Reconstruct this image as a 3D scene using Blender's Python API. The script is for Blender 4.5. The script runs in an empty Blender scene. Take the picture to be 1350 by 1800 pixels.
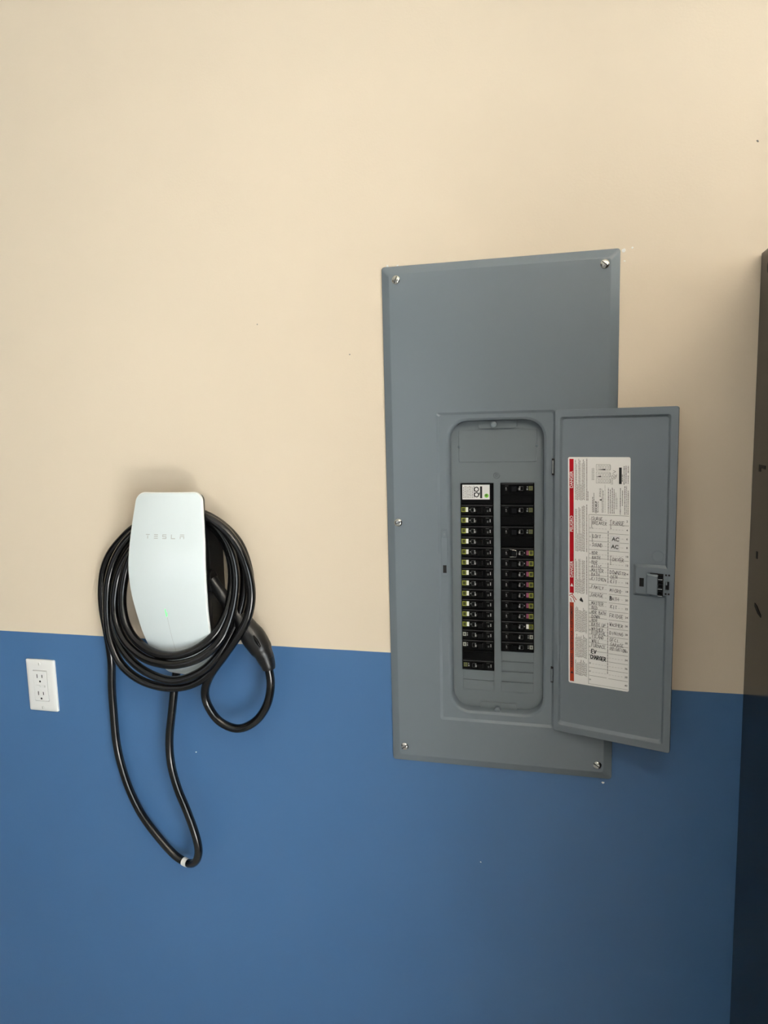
import bpy, bmesh, math, random
from mathutils import Vector, Matrix

random.seed(7)
SC = bpy.context.scene
COL = SC.collection
Z0 = 0.955                      # height of the breaker panel's lower edge above the floor (wall coordinates start there)

# ------------------------------------------------------------------ camera
cam_d = bpy.data.cameras.new('camera')
cam = bpy.data.objects.new('camera', cam_d); COL.objects.link(cam)
cam.location = (0.29759, -1.21379, 0.62860 + Z0)
cam.rotation_euler = (1.44559781, 0.0248063249, 0.242621808)
cam_d.sensor_fit = 'VERTICAL'; cam_d.sensor_width = 18.0; cam_d.sensor_height = 24.0
cam_d.lens = 24.0 * 1220.09 / 1800.0
cam_d.clip_start = 0.02
SC.camera = cam

# ------------------------------------------------------------------ world, lights, exposure
def lin(c):
    return tuple(((v / 255.0) / 12.92 if v / 255.0 <= 0.04045 else ((v / 255.0 + 0.055) / 1.055) ** 2.4) for v in c)

world = bpy.data.worlds.new('sky'); SC.world = world
world.use_nodes = True
bg = world.node_tree.nodes['Background']
bg.inputs[0].default_value = (0.72, 0.86, 1.0, 1); bg.inputs[1].default_value = 0.3

DOOR_X0, DOOR_X1 = 3.0, 6.9
FILL_X0, FILL_X1 = -4.2, -0.6  # span of the opening added for the left fill light
def area(name, loc, rot, sx, sy, power, color, spread=180):
    d = bpy.data.lights.new(name, 'AREA'); d.shape = 'RECTANGLE'; d.size = sx; d.size_y = sy
    d.energy = power; d.color = color; d.spread = math.radians(spread)
    o = bpy.data.objects.new(name, d); COL.objects.link(o); o.location = loc; o.rotation_euler = rot
    return o
# daylight through the open garage door in the front wall (behind the camera)
area('daylight', (DOOR_X0/2 + DOOR_X1/2, -5.15, 1.10), (math.radians(90), 0, 0), DOOR_X1 - DOOR_X0, 2.2, 165, (0.86, 0.96, 1.0))
# low sun through an added, unseen side opening, shaping a bounce patch on the floor
sd = bpy.data.lights.new('sun', 'SUN'); sd.energy = 560; sd.angle = math.radians(0.5); sd.color = (1.0, 0.99, 0.97)
so_ = bpy.data.objects.new('sun', sd); COL.objects.link(so_); so_.location = (12, -3, 4)
so_.rotation_euler = Vector((-1.0, -0.03, -0.335)).to_track_quat('-Z', 'Y').to_euler()
# weak fill light added on the left, in an invented second opening
area('left_fill', (FILL_X0/2 + FILL_X1/2, -5.15, 1.10), (math.radians(90), 0, 0), FILL_X1 - FILL_X0, 2.2, 9, (1.0, 0.97, 0.92))

SC.view_settings.view_transform = 'Standard'
SC.view_settings.look = 'None'
SC.view_settings.exposure = 0.5
SC.view_settings.gamma = 1.0
SC.view_settings.use_curve_mapping = False

# ------------------------------------------------------------------ materials
def mat(name, rgb, rough=0.5, metal=0.0, spec=0.5, coat=0.0, coat_rough=0.05, bump=None, emit=None, vary=None):
    m = bpy.data.materials.new(name); m.use_nodes = True
    nt = m.node_tree; b = nt.nodes['Principled BSDF']
    b.inputs['Base Color'].default_value = (*lin(rgb), 1)
    b.inputs['Roughness'].default_value = rough
    b.inputs['Metallic'].default_value = metal
    b.inputs['Specular IOR Level'].default_value = spec
    b.inputs['Coat Weight'].default_value = coat
    b.inputs['Coat Roughness'].default_value = coat_rough
    tc = nt.nodes.new('ShaderNodeTexCoord')
    if vary:
        n = nt.nodes.new('ShaderNodeTexNoise'); n.inputs['Scale'].default_value = vary[0]; n.inputs['Detail'].default_value = 4
        nt.links.new(tc.outputs['Object'], n.inputs['Vector'])
        r = nt.nodes.new('ShaderNodeValToRGB')
        lo = [max(0, v - vary[1]) for v in rgb]; hi = [min(255, v + vary[1]) for v in rgb]
        r.color_ramp.elements[0].position = 0.3; r.color_ramp.elements[0].color = (*lin(lo), 1)
        r.color_ramp.elements[1].position = 0.7; r.color_ramp.elements[1].color = (*lin(hi), 1)
        nt.links.new(n.outputs['Fac'], r.inputs['Fac']); nt.links.new(r.outputs['Color'], b.inputs['Base Color'])
    if bump:
        n = nt.nodes.new('ShaderNodeTexNoise'); n.inputs['Scale'].default_value = bump[0]; n.inputs['Detail'].default_value = 3
        nt.links.new(tc.outputs['Object'], n.inputs['Vector'])
        k = nt.nodes.new('ShaderNodeBump'); k.inputs['Strength'].default_value = bump[1]; k.inputs['Distance'].default_value = bump[2]
        nt.links.new(n.outputs['Fac'], k.inputs['Height']); nt.links.new(k.outputs['Normal'], b.inputs['Normal'])
    if emit:
        b.inputs['Emission Color'].default_value = (*lin(emit[0]), 1); b.inputs['Emission Strength'].default_value = emit[1]
    return m

def wall_paint():
    """Beige over blue, with the painted line stepping down behind the breaker panel."""
    m = bpy.data.materials.new('two_tone_paint'); m.use_nodes = True
    nt = m.node_tree; b = nt.nodes['Principled BSDF']; L = nt.links
    def math_(op, a, c):
        n = nt.nodes.new('ShaderNodeMath'); n.operation = op
        for i, v in enumerate((a, c)):
            if isinstance(v, (int, float)): n.inputs[i].default_value = v
            else: L.new(v, n.inputs[i])
        return n.outputs[0]
    tc = nt.nodes.new('ShaderNodeTexCoord'); sep = nt.nodes.new('ShaderNodeSeparateXYZ'); L.new(tc.outputs['Object'], sep.inputs[0])
    wob = nt.nodes.new('ShaderNodeTexNoise'); wob.inputs['Scale'].default_value = 9; wob.inputs['Detail'].default_value = 5
    L.new(tc.outputs['Object'], wob.inputs['Vector'])
    step = math_('MULTIPLY', math_('GREATER_THAN', sep.outputs['X'], 0.2), -0.0375)
    line = math_('ADD', step, Z0 + 0.2072)
    line = math_('ADD', line, math_('MULTIPLY', math_('SUBTRACT', wob.outputs['Fac'], 0.5), 0.0022))
    fac = math_('LESS_THAN', sep.outputs['Z'], line)
    mix = nt.nodes.new('ShaderNodeMix'); mix.data_type = 'RGBA'
    L.new(fac, mix.inputs['Factor'])
    def tone(c, d):
        n = nt.nodes.new('ShaderNodeTexNoise'); n.inputs['Scale'].default_value = 2.5; n.inputs['Detail'].default_value = 5
        L.new(tc.outputs['Object'], n.inputs['Vector'])
        r = nt.nodes.new('ShaderNodeValToRGB')
        r.color_ramp.elements[0].position = .3; r.color_ramp.elements[0].color = (*lin([v - d for v in c]), 1)
        r.color_ramp.elements[1].position = .7; r.color_ramp.elements[1].color = (*lin([v + d for v in c]), 1)
        L.new(n.outputs['Fac'], r.inputs['Fac']); return r.outputs['Color']
    L.new(tone(BEIGE, 1.2), mix.inputs[6]); L.new(tone(BLUE, 2.0), mix.inputs[7])
    L.new(mix.outputs[2], b.inputs['Base Color'])
    rg = nt.nodes.new('ShaderNodeMix'); rg.data_type = 'FLOAT'
    L.new(fac, rg.inputs['Factor']); rg.inputs[2].default_value = 0.62; rg.inputs[3].default_value = BLUE_ROUGH
    L.new(rg.outputs[0], b.inputs['Roughness'])
    n1 = nt.nodes.new('ShaderNodeTexNoise'); n1.inputs['Scale'].default_value = 260; n1.inputs['Detail'].default_value = 2
    n2 = nt.nodes.new('ShaderNodeTexNoise'); n2.inputs['Scale'].default_value = 14; n2.inputs['Detail'].default_value = 3
    for n in (n1, n2): L.new(tc.outputs['Object'], n.inputs['Vector'])
    # faint taped joint in the plasterboard
    seam = math_('LESS_THAN', math_('ABSOLUTE', math_('SUBTRACT', sep.outputs['Z'], Z0 + 0.514), 0), 0.0008)
    h = math_('ADD', math_('ADD', n1.outputs['Fac'], math_('MULTIPLY', n2.outputs['Fac'], 1.5)), math_('MULTIPLY', seam, 0.5))
    k = nt.nodes.new('ShaderNodeBump'); k.inputs['Strength'].default_value = 0.10; k.inputs['Distance'].default_value = 0.0016
    L.new(h, k.inputs['Height']); L.new(k.outputs['Normal'], b.inputs['Normal'])
    return m

BEIGE = (223, 208, 186); BLUE = (64, 103, 147); BLUE_ROUGH = 0.38
M = {}
M['wall'] = wall_paint()
M['dark_wall'] = mat('dark_wall_paint', (88, 85, 80), 0.8, bump=(200, .1, .001))  # unseen walls coloured dark to cut bounce light
M['ceiling'] = mat('ceiling_paint', (236, 232, 224), 0.9, bump=(200, .1, .001))
M['concrete'] = mat('concrete', (166, 166, 164), 0.6, bump=(60, .2, .002), vary=(6, 8))
M['door_white'] = mat('white_door_steel', (215, 215, 212), 0.5)
M['steel'] = mat('grey_panel_enamel', (107, 117, 124), 0.23, bump=(700, .06, .0004))
M['steel_dark'] = mat('grey_dead_front_enamel', (103, 112, 117), 0.36, bump=(700, .06, .0004))
M['zinc'] = mat('zinc_plated_steel', (205, 205, 200), 0.22, metal=1.0)
M['black_void'] = mat('black_void', (6, 6, 7), 0.8)
M['breaker'] = mat('black_phenolic', (6, 6, 7), 0.30, spec=0.12)
M['toggle'] = mat('black_toggle_plastic', (9, 9, 10), 0.26, spec=0.15)
M['ridge'] = mat('highlit_black_ridge', (38, 38, 39), 0.3, spec=0.6)  # highlight along each breaker's top edge put into a lighter colour
M['lime'] = mat('lime_plastic', (142, 150, 48), 0.45)
M['olive'] = mat('olive_plastic', (92, 96, 52), 0.45)
M['olive_dark'] = mat('dark_olive_plastic', (62, 66, 22), 0.5)
M['white_plastic'] = mat('white_plastic', (240, 240, 238), 0.3)
M['tag_white'] = mat('white_tag_print', (244, 244, 240), 0.5)
M['tag_pink'] = mat('pink_tag_print', (128, 52, 92), 0.5)
M['tag_grey'] = mat('grey_tag_print', (158, 160, 148), 0.5)
M['print_grey'] = mat('pale_grey_print', (150, 152, 152), 0.6)
M['print_dim'] = mat('dim_grey_print', (70, 72, 72), 0.6)
M['green_dot'] = mat('green_dot_print', (120, 205, 50), 0.4)
M['paper'] = mat('label_paper', (252, 251, 248), 0.55)
M['paper_white'] = mat('white_label_paper', (238, 238, 238), 0.55)
M['red'] = mat('danger_red_ink', (178, 8, 26), 0.5, spec=0.2)
M['orange_red'] = mat('warning_orange_ink', (178, 62, 34), 0.5, spec=0.2)
M['ink'] = mat('black_ink', (28, 28, 28), 0.6)
M['ink_fine'] = mat('fine_grey_ink', (128, 126, 120), 0.6)
M['ink_dark_fine'] = mat('fine_dark_ink', (84, 82, 78), 0.6)
M['pen'] = mat('pen_ink', (62, 58, 58), 0.6)
M['marker'] = mat('marker_ink', (18, 18, 18), 0.5)
M['cable'] = mat('black_cable_rubber', (11, 11, 12), 0.21, bump=(900, .03, .0003))
M['black_plastic'] = mat('black_satin_plastic', (10, 10, 11), 0.36)
M['glass_white'] = mat('white_back_painted_glass', (228, 238, 240), 0.07, coat=0.6, coat_rough=0.02)
M['glass_edge'] = mat('polished_glass_edge', (244, 247, 246), 0.12, coat=0.5, coat_rough=0.03)
M['logo_grey'] = mat('silver_logo_print', (182, 185, 184), 0.3)
M['green_led'] = mat('green_status_light', (70, 230, 120), 0.3, emit=((60, 255, 120), 0.7))
M['seam_grey'] = mat('pale_seam', (196, 202, 202), 0.2)
M['cabinet'] = mat('black_cabinet_enamel', (20, 17, 15), 0.16, spec=0.18)
M['lamp_diffuser'] = mat('lamp_diffuser', (255, 244, 225), 0.5, emit=((255, 238, 205), 3.0))

# ------------------------------------------------------------------ building helpers
def new_obj(name, verts, faces, m, parent=None, smooth=None, loc=None):
    me = bpy.data.meshes.new(name)
    me.from_pydata([tuple(v) for v in verts], [], faces); me.validate()
    bm = bmesh.new(); bm.from_mesh(me); bmesh.ops.recalc_face_normals(bm, faces=bm.faces); bm.to_mesh(me); bm.free()
    if smooth is not None:
        me.polygons.foreach_set('use_smooth', [True] * len(me.polygons))
        me.set_sharp_from_angle(angle=math.radians(smooth))
    me.materials.append(m)
    o = bpy.data.objects.new(name, me); COL.objects.link(o)
    if parent: o.parent = parent
    if loc: o.location = loc
    if smooth is not None:
        wn = o.modifiers.new('weighted_normal', 'WEIGHTED_NORMAL'); wn.keep_sharp = True
    return o

def tag(o, label=None, cat=None, group=None, kind=None):
    if label: o['label'] = label
    if cat: o['category'] = cat
    if group: o['group'] = group
    if kind: o['kind'] = kind
    return o

def thing(name, label, cat, loc, group=None):
    o = bpy.data.objects.new(name, None); COL.objects.link(o); o.location = loc
    o.empty_display_size = 0.05
    return tag(o, label, cat, group)

class MB:
    """collects vertices and faces of one part"""
    def __init__(s): s.v = []; s.f = []
    def add(s, verts, faces):
        k = len(s.v); s.v += [tuple(v) for v in verts]; s.f += [tuple(i + k for i in f) for f in faces]; return s
    def box(s, x0, x1, y0, y1, z0, z1, bev=0.0):
        """box; bev chamfers the edges of the y0 (front) face"""
        x0, x1 = min(x0, x1), max(x0, x1); z0, z1 = min(z0, z1), max(z0, z1)
        if bev:
            b = bev; yb = y0 + (b if y1 > y0 else -b)
            vs = [(x0+b, y0, z0+b), (x1-b, y0, z0+b), (x1-b, y0, z1-b), (x0+b, y0, z1-b),
                  (x0, yb, z0), (x1, yb, z0), (x1, yb, z1), (x0, yb, z1),
                  (x0, y1, z0), (x1, y1, z0), (x1, y1, z1), (x0, y1, z1)]
            fs = [(0, 1, 2, 3)]
            for a in (0, 4):
                fs += [(a+i, a+(i+1) % 4, a+4+(i+1) % 4, a+4+i) for i in range(4)]
            fs += [(11, 10, 9, 8)]
        else:
            vs = [(x0, y0, z0), (x1, y0, z0), (x1, y0, z1), (x0, y0, z1), (x0, y1, z0), (x1, y1, z0), (x1, y1, z1), (x0, y1, z1)]
            fs = [(0, 1, 2, 3), (7, 6, 5, 4), (0, 4, 5, 1), (1, 5, 6, 2), (2, 6, 7, 3), (3, 7, 4, 0)]
        return s.add(vs, fs)
    def loops(s, loops, cap0=False, cap1=False):
        n = len(loops[0]); vs = [p for l in loops for p in l]; fs = []
        for a in range(len(loops) - 1):
            for i in range(n):
                j = (i + 1) % n
                fs.append((a*n+i, a*n+j, (a+1)*n+j, (a+1)*n+i))
        if cap0: fs.append(tuple(range(n)))
        if cap1: fs.append(tuple((len(loops)-1)*n + i for i in reversed(range(n))))
        return s.add(vs, fs)
    def disc(s, cx, cz, r, y0, y1, n=16, dome=0.0):
        """short cylinder facing -y (front at y0)"""
        ring = lambda rr, y: [(cx + rr*math.cos(2*math.pi*i/n), y, cz + rr*math.sin(2*math.pi*i/n)) for i in range(n)]
        ls = [ring(r, y1), ring(r, y0 + dome)]
        if dome: ls += [ring(r*.8, y0 + dome*.35), ring(r*.4, y0)]
        return s.loops(ls, True, True)
    def strip(s, pts, w, y=0.0):
        """flat ribbon through 2D points (x, z) at depth y"""
        for (ax, az), (bx, bz) in zip(pts[:-1], pts[1:]):
            dx, dz = bx-ax, bz-az; l = math.hypot(dx, dz) or 1e-9; nx, nz = -dz/l*w/2, dx/l*w/2; ex, ez = dx/l*w*.3, dz/l*w*.3
            s.add([(ax-ex+nx, y, az-ez+nz), (ax-ex-nx, y, az-ez-nz), (bx+ex-nx, y, bz+ez-nz), (bx+ex+nx, y, bz+ez+nz)], [(0, 1, 2, 3)])
        return s
    def rect(s, x0, x1, z0, z1, y=0.0):
        return s.add([(x0, y, z0), (x1, y, z0), (x1, y, z1), (x0, y, z1)], [(0, 1, 2, 3)])
    def build(s, name, m, parent=None, smooth=None, loc=None, fn=None):
        vs = [fn(v) for v in s.v] if fn else s.v
        return new_obj(name, vs, s.f, m, parent, smooth, loc)

def rrect(x0, x1, z0, z1, r, n=6):
    out = []
    for cx, cz, a0 in ((x1-r, z1-r, 0), (x0+r, z1-r, 90), (x0+r, z0+r, 180), (x1-r, z0+r, 270)):
        for i in range(n + 1):
            a = math.radians(a0 + 90*i/n); out.append((cx + r*math.cos(a), cz + r*math.sin(a)))
    return out
def lift(loop, y): return [(x, y, z) for x, z in loop]

def smooth_path(pts, step=0.006):
    """Catmull-Rom through the points, evenly resampled"""
    P = [Vector(p) for p in pts]; P = [P[0]*2 - P[1]] + P + [P[-1]*2 - P[-2]]
    dense = []
    for i in range(1, len(P) - 2):
        p0, p1, p2, p3 = P[i-1:i+3]
        for k in range(12):
            t = k/12
            dense.append(0.5*((2*p1) + (p2-p0)*t + (2*p0-5*p1+4*p2-p3)*t*t + (3*p1-p0-3*p2+p3)*t**3))
    dense.append(P[-2])
    # light smoothing keeps the curve free of kinks
    for _ in range(6):
        dense = [dense[0]] + [(dense[i-1] + dense[i]*2 + dense[i+1])/4 for i in range(1, len(dense)-1)] + [dense[-1]]
    out = [dense[0]]; acc = 0.0
    for a, b in zip(dense[:-1], dense[1:]):
        acc += (b-a).length
        if acc >= step: out.append(b); acc = 0.0
    out.append(dense[-1])
    return out

def tube(path, radius, n=14):
    """(verts, faces) of a tube along the path; radius is a number or a function of 0..1"""
    mb = MB(); loops = []
    up = Vector((0, 0, 1)); t0 = (path[1]-path[0]).normalized()
    nrm = t0.orthogonal().normalized()
    for i, p in enumerate(path):
        t = (path[min(i+1, len(path)-1)] - path[max(i-1, 0)]).normalized()
        nrm = (nrm - t*nrm.dot(t)).normalized(); bi = t.cross(nrm)
        r = radius(i/(len(path)-1)) if callable(radius) else radius
        loops.append([p + nrm*r*math.cos(2*math.pi*k/n) + bi*r*math.sin(2*math.pi*k/n) for k in range(n)])
    mb.loops(loops, True, True)
    return mb

_tmp = {}
def text_shape(body, size, bold=0.0):
    """2D vertices and faces of a word, centred on 0,0"""
    key = (body, size, bold)
    if key in _tmp: return _tmp[key]
    cu = bpy.data.curves.new('lettering', 'FONT'); cu.body = body; cu.size = size; cu.resolution_u = 4; cu.offset = bold
    cu.align_x = 'CENTER'; cu.align_y = 'CENTER'
    ob = bpy.data.objects.new('lettering', cu); COL.objects.link(ob)
    dg = bpy.context.evaluated_depsgraph_get(); dg.update()
    me = bpy.data.meshes.new_from_object(ob.evaluated_get(dg))
    res = ([(v.co.x, v.co.y) for v in me.vertices], [tuple(p.vertices) for p in me.polygons])
    bpy.data.objects.remove(ob); bpy.data.curves.remove(cu); bpy.data.meshes.remove(me)
    _tmp[key] = res
    return res
def put_text(mb, body, x, z, size, rot=0.0, y=0.0, bold=0.0, sx=1.0):
    vs, fs = text_shape(body, size, bold); c, s = math.cos(math.radians(rot)), math.sin(math.radians(rot))
    mb.add([(x + (u*sx)*c - v*s, y, z + (u*sx)*s + v*c) for u, v in vs], fs)

PEN = {  # one-stroke capitals on a unit square
 'A': ['0,0 .5,1 1,0', '.2,.4 .8,.4'], 'B': ['0,0 0,1 .7,.95 .8,.7 .1,.55 .9,.4 .85,.05 0,0'], 'C': ['1,.85 .6,1 .1,.7 .05,.3 .5,0 1,.15'],
 'D': ['0,0 0,1 .7,.8 .9,.4 .6,.05 0,0'], 'E': ['1,1 0,1 0,0 1,0', '0,.5 .7,.5'], 'F': ['1,1 0,1 0,0', '0,.5 .7,.5'],
 'G': ['1,.85 .6,1 .1,.7 .05,.3 .5,0 1,.2 1,.5 .6,.5'], 'H': ['0,0 0,1', '1,0 1,1', '0,.5 1,.5'], 'I': ['.5,0 .5,1'], 'J': ['.9,1 .9,.2 .4,0 .1,.3'],
 'K': ['0,0 0,1', '.9,1 0,.45 1,0'], 'L': ['0,1 0,0 1,0'], 'M': ['0,0 .1,1 .5,.3 .9,1 1,0'], 'N': ['0,0 0,1 1,0 1,1'],
 'O': ['.5,1 .05,.6 .2,.05 .7,0 1,.4 .8,.9 .5,1'], 'P': ['0,0 0,1 .8,.9 .8,.55 0,.45'], 'Q': ['.5,1 .05,.6 .2,.05 .7,0 1,.4 .8,.9 .5,1', '.6,.3 1,-.1'],
 'R': ['0,0 0,1 .8,.9 .8,.6 0,.5 1,0'], 'S': ['1,.85 .5,1 .1,.75 .9,.35 .5,0 0,.15'], 'T': ['0,1 1,1', '.5,1 .5,0'], 'U': ['0,1 0,.2 .5,0 1,.2 1,1'],
 'V': ['0,1 .5,0 1,1'], 'W': ['0,1 .25,0 .5,.7 .75,0 1,1'], 'X': ['0,0 1,1', '0,1 1,0'], 'Y': ['0,1 .5,.5 1,1', '.5,.5 .4,0'], 'Z': ['0,1 1,1 0,0 1,0'], '.': ['.3,0 .5,.05'],
}
def handwrite(mb, word, x, z, h, pitch, w, slope=-0.02, y=0.0):
    rr = random.Random(word + str(x))
    for ch in word:
        if ch in PEN:
            j = lambda: rr.uniform(-.06, .06)
            hh = h*rr.uniform(.85, 1.08); dz = rr.uniform(-.05, .05)*h
            for st in PEN[ch]:
                pts = [tuple(float(q) for q in p.split(',')) for p in st.split()]
                mb.strip([(x + (px + j() + .12*pz)*pitch*.72, z - h/2 + dz + (pz + j())*hh) for px, pz in pts], w, y)
        x += pitch; z += slope*pitch

def rel(L):
    return lambda v: (v[0]-L[0], v[1]-L[1], v[2]-L[2])
def wallc(L):
    """vertices given in wall coordinates (z from the panel's lower edge) -> local to a thing at L"""
    return lambda v: (v[0]-L[0], v[1]-L[1], v[2]+Z0-L[2])

# ================================================================== the garage
XL, XR, YF, H = -4.6, 7.6, -5.3, 2.75
w = MB()
front = lift(rrect(XL, XR, 0, H, .0001, 1), 0.0); hole = rrect(0.012, 0.382, Z0+.012, Z0+.887, .001, 1)
back = lift(rrect(XL, XR, 0, H, .0001, 1), 0.14)
w.loops([back, front, lift(hole, 0.0), lift(hole, 0.14), back])
wall = tag(w.build('wall_back', M['wall']), kind='structure')
tag(MB().box(XL-.1, XL, YF, .14, 0, H).build('wall_left', M['dark_wall']), kind='structure')
wr = MB(); wr.box(XR, XR+.1, YF, -3.2, 0, H); wr.box(XR, XR+.1, -1.9, .14, 0, H); wr.box(XR, XR+.1, -3.2, -1.9, 0, 1.5); wr.box(XR, XR+.1, -3.2, -1.9, 2.15, H)  # opening added so the sunlit floor patch throws the charger's shadow
tag(wr.build('wall_right', M['dark_wall']), kind='structure')
tag(MB().box(XL-.1, XR+.1, YF-.1, .14, -.1, 0).build('floor', M['concrete']), kind='structure')
tag(MB().box(XL-.1, XR+.1, YF-.1, .14, H, H+.1).build('ceiling', M['ceiling']), kind='structure')
f = MB(); f.box(XL, FILL_X0, YF-.1, YF, 0, H); f.box(FILL_X0, FILL_X1, YF-.1, YF, 2.2, H)  # includes the unseen opening made up for the fill light
f.box(FILL_X1, DOOR_X0, YF-.1, YF, 0, H); f.box(DOOR_X1, XR, YF-.1, YF, 0, H); f.box(DOOR_X0, DOOR_X1, YF-.1, YF, 2.2, H)
tag(f.build('wall_front', M['dark_wall']), kind='structure')

# small chips and scuffs in the paint
for cx, cz, r, m in ((.0100, .9010, .0030, 'tag_white'), (.0280, .9006, .0022, 'tag_white'), (.4005, .8790, .0018, 'tag_white'), (.3997, .8956, .004, 'tag_white'), (.4120, .8985, .0022, 'tag_white'), (.3801, -.0094, .0028, 'tag_white'), (-.4160, -.0273, .0018, 'tag_white'),
                     (.1633, -.1898, .0018, 'tag_white'), (-.2379, .8171, .0016, 'ink_fine'), (-.0624, .7545, .0016, 'ink_fine'), (.5885, 1.0388, .002, 'ink_fine')):
    c = MB(); n = 9
    ring = [(cx + r*random.uniform(.5, 1.2)*math.cos(2*math.pi*i/n), 0, cz + Z0 + r*random.uniform(.4, 1.0)*math.sin(2*math.pi*i/n)) for i in range(n)]
    c.loops([[(x, -.0001, z) for x, _, z in ring], [(cx + (x-cx)*.8, -.0006, cz+Z0 + (z-cz-Z0)*.8) for x, _, z in ring]], False, True)
    c.build('paint_chip', M[m], wall)

# ================================================================== breaker panel
PL = (0.197, 0.0, Z0)
panel = thing('breaker_panel', 'grey enamelled breaker panel set in the wall with its door hanging open', 'electrical panel', PL)
P = wallc(PL)
N = 6
c = MB()
c.loops([lift(rrect(.001, .393, .001, .898, .004, N), 0.0),
         lift(rrect(0, .394, 0, .899, .005, N), -.0022),
         lift(rrect(.0005, .3935, .0005, .8985, .005, N), -.0032),
         lift(rrect(.0135, .3805, .0135, .8855, .006, N), -.0080),
         lift(rrect(.0150, .3790, .0150, .8840, .006, N), -.0086),
         lift(rrect(.0926, .2936, .0881, .6469, .004, N), -.0086),
         lift(rrect(.0932, .2933, .0887, .6463, .004, N), -.0085),
         lift(rrect(.0970, .2912, .0925, .6428, .004, N), -.0062),
         lift(rrect(.0978, .2906, .0933, .6421, .004, N), -.0060),
         lift(rrect(.1092, .2806, .1032, .6363, .036, N), -.0060),
         lift(rrect(.1098, .2801, .1038, .6357, .035, N), -.0058),
         lift(rrect(.1128, .2772, .1070, .6328, .033, N), -.0042),
         lift(rrect(.1138, .2763, .1082, .6319, .032, N), -.0028),
         lift(rrect(.1148, .2755, .1094, .6310, .031, N), .0020),
         lift(rrect(.1156, .2748, .1104, .6304, .030, N), .0125)])
c.build('cover', M['steel'], panel, 80, fn=P)
# steel box behind the cover
e = MB(); a = rrect(.014, .380, .014, .885, .001, 1)
e.loops([lift(a, .003), lift(a, .10)], False, True)
e.build('metal_back_box', M['steel_dark'], wall, fn=wallc((0, 0, 0)))
# cover screws, the fifth one hidden behind the door left out
for sx, sz, ang in ((.0267, .8751, 70), (.3702, .8751, -40), (.0215, .4532, 20), (.0240, .0297, 35), (.3698, .0267, -35)):
    s = MB(); s.disc(sx, sz, .0072, -.0122, -.0080, 18, .0026)
    so = s.build('screw', M['zinc'], panel, 40, fn=P)
    g = MB(); ca, sa = math.cos(math.radians(ang)), math.sin(math.radians(ang))
    q = [(-.0058, -.0006), (.0058, -.0006), (.0058, .0006), (-.0058, .0006)]
    g.loops([[(sx + u*ca - v*sa, y, sz + u*sa + v*ca) for u, v in q] for y in (-.0092, -.01255)], True, True)
    g.build('screw_slot', M['black_void'], so, fn=lambda v: P(v))
# dead front plate with two openings for the breaker columns
PITCH = .0190; ZT = .5225; LX0, LX1, RX0, RX1 = .1317, .1897, .2017, .2600
ZL = ZT - 18*PITCH; ZR = ZT - 16*PITCH
d = MB(); xs = [.108, LX0, LX1, RX0, RX1, .283]; zs = [.100, ZL, ZR, ZT, .642]
for i in range(5):
    for j in range(4):
        if (i == 1 and j in (1, 2)) or (i == 3 and j == 2): continue
        d.rect(xs[i], xs[i+1], zs[j], zs[j+1], .012)
for x0, x1, z0 in ((LX0, LX1, ZL), (RX0, RX1, ZR)):
    r = [(x0, z0), (x1, z0), (x1, ZT), (x0, ZT)]
    d.loops([[(x, .012, z) for x, z in r], [(x, .0145, z) for x, z in r]])
df = d.build('dead_front', M['steel_dark'], panel, fn=P)
def plate(name, x0, x1, z0, z1, y=.0112, bev=.0005, m='steel_dark', parent=None, y1=.0125):
    return MB().box(x0, x1, y, y1, z0, z1, bev).build(name, M[m], parent or df, fn=P)
k = MB(); k.loops([lift(rrect(.1292, .2640, .5590, .6150, .002, 3), .0122), lift(rrect(.1292, .2640, .5590, .6150, .002, 3), .0114), lift(rrect(.1298, .2634, .5596, .6144, .002, 3), .0109)], False, True)
k.build('knockout_plate', M['steel_dark'], df, fn=P)
for cx in (.1297, .2636):
    t = MB(); t.disc(cx, .5862, .0022, .0100, .0122, 8, .0008); t.build('plate_tab', M['steel'], df, 40, fn=P)
for i in range(2): plate('filler_plate', LX0+.0012, LX1-.0006, ZL - (i+1)*PITCH + .0005, ZL - i*PITCH - .0005, .0102, .0002)
for i in range(4): plate('filler_plate', RX0+.0006, RX1-.0008, ZR - (i+1)*PITCH + .0005, ZR - i*PITCH - .0005, .0102, .0002)
for rad in (.0052, .0022):
    ring = MB(); nn = 20
    ring.loops([[(.1950 + rr*math.cos(2*math.pi*i/nn), y, .5350 + rr*math.sin(2*math.pi*i/nn)) for i in range(nn)] for rr, y in ((rad-.0006, .0122), (rad, .0114), (rad+.0006, .0122))])
    ring.build('embossed_ring', M['steel_dark'], df, 50, fn=P)
# latching tabs with their knobs at the top and the bottom of the dead front
for z0, z1, kx, kz in ((.6175, .6318, .1912, .6245), (.1075, .1205, .1955, .1098)):
    tb = MB(); l = rrect(.1640, .2300, z0, z1, .003, 3)
    tb.loops([lift(l, .0122), lift(l, .0092), lift(rrect(.1646, .2294, z0+.0006, z1-.0006, .003, 3), .0086)], False, True)
    tab = tb.build('latch_tab', M['steel_dark'], df, 40, fn=P)
    kn = MB(); kn.disc(kx, kz, .0056, -.0030, .0088, 18, .0016); kn.build('knob', M['steel'], df, 40, fn=P)
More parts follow.
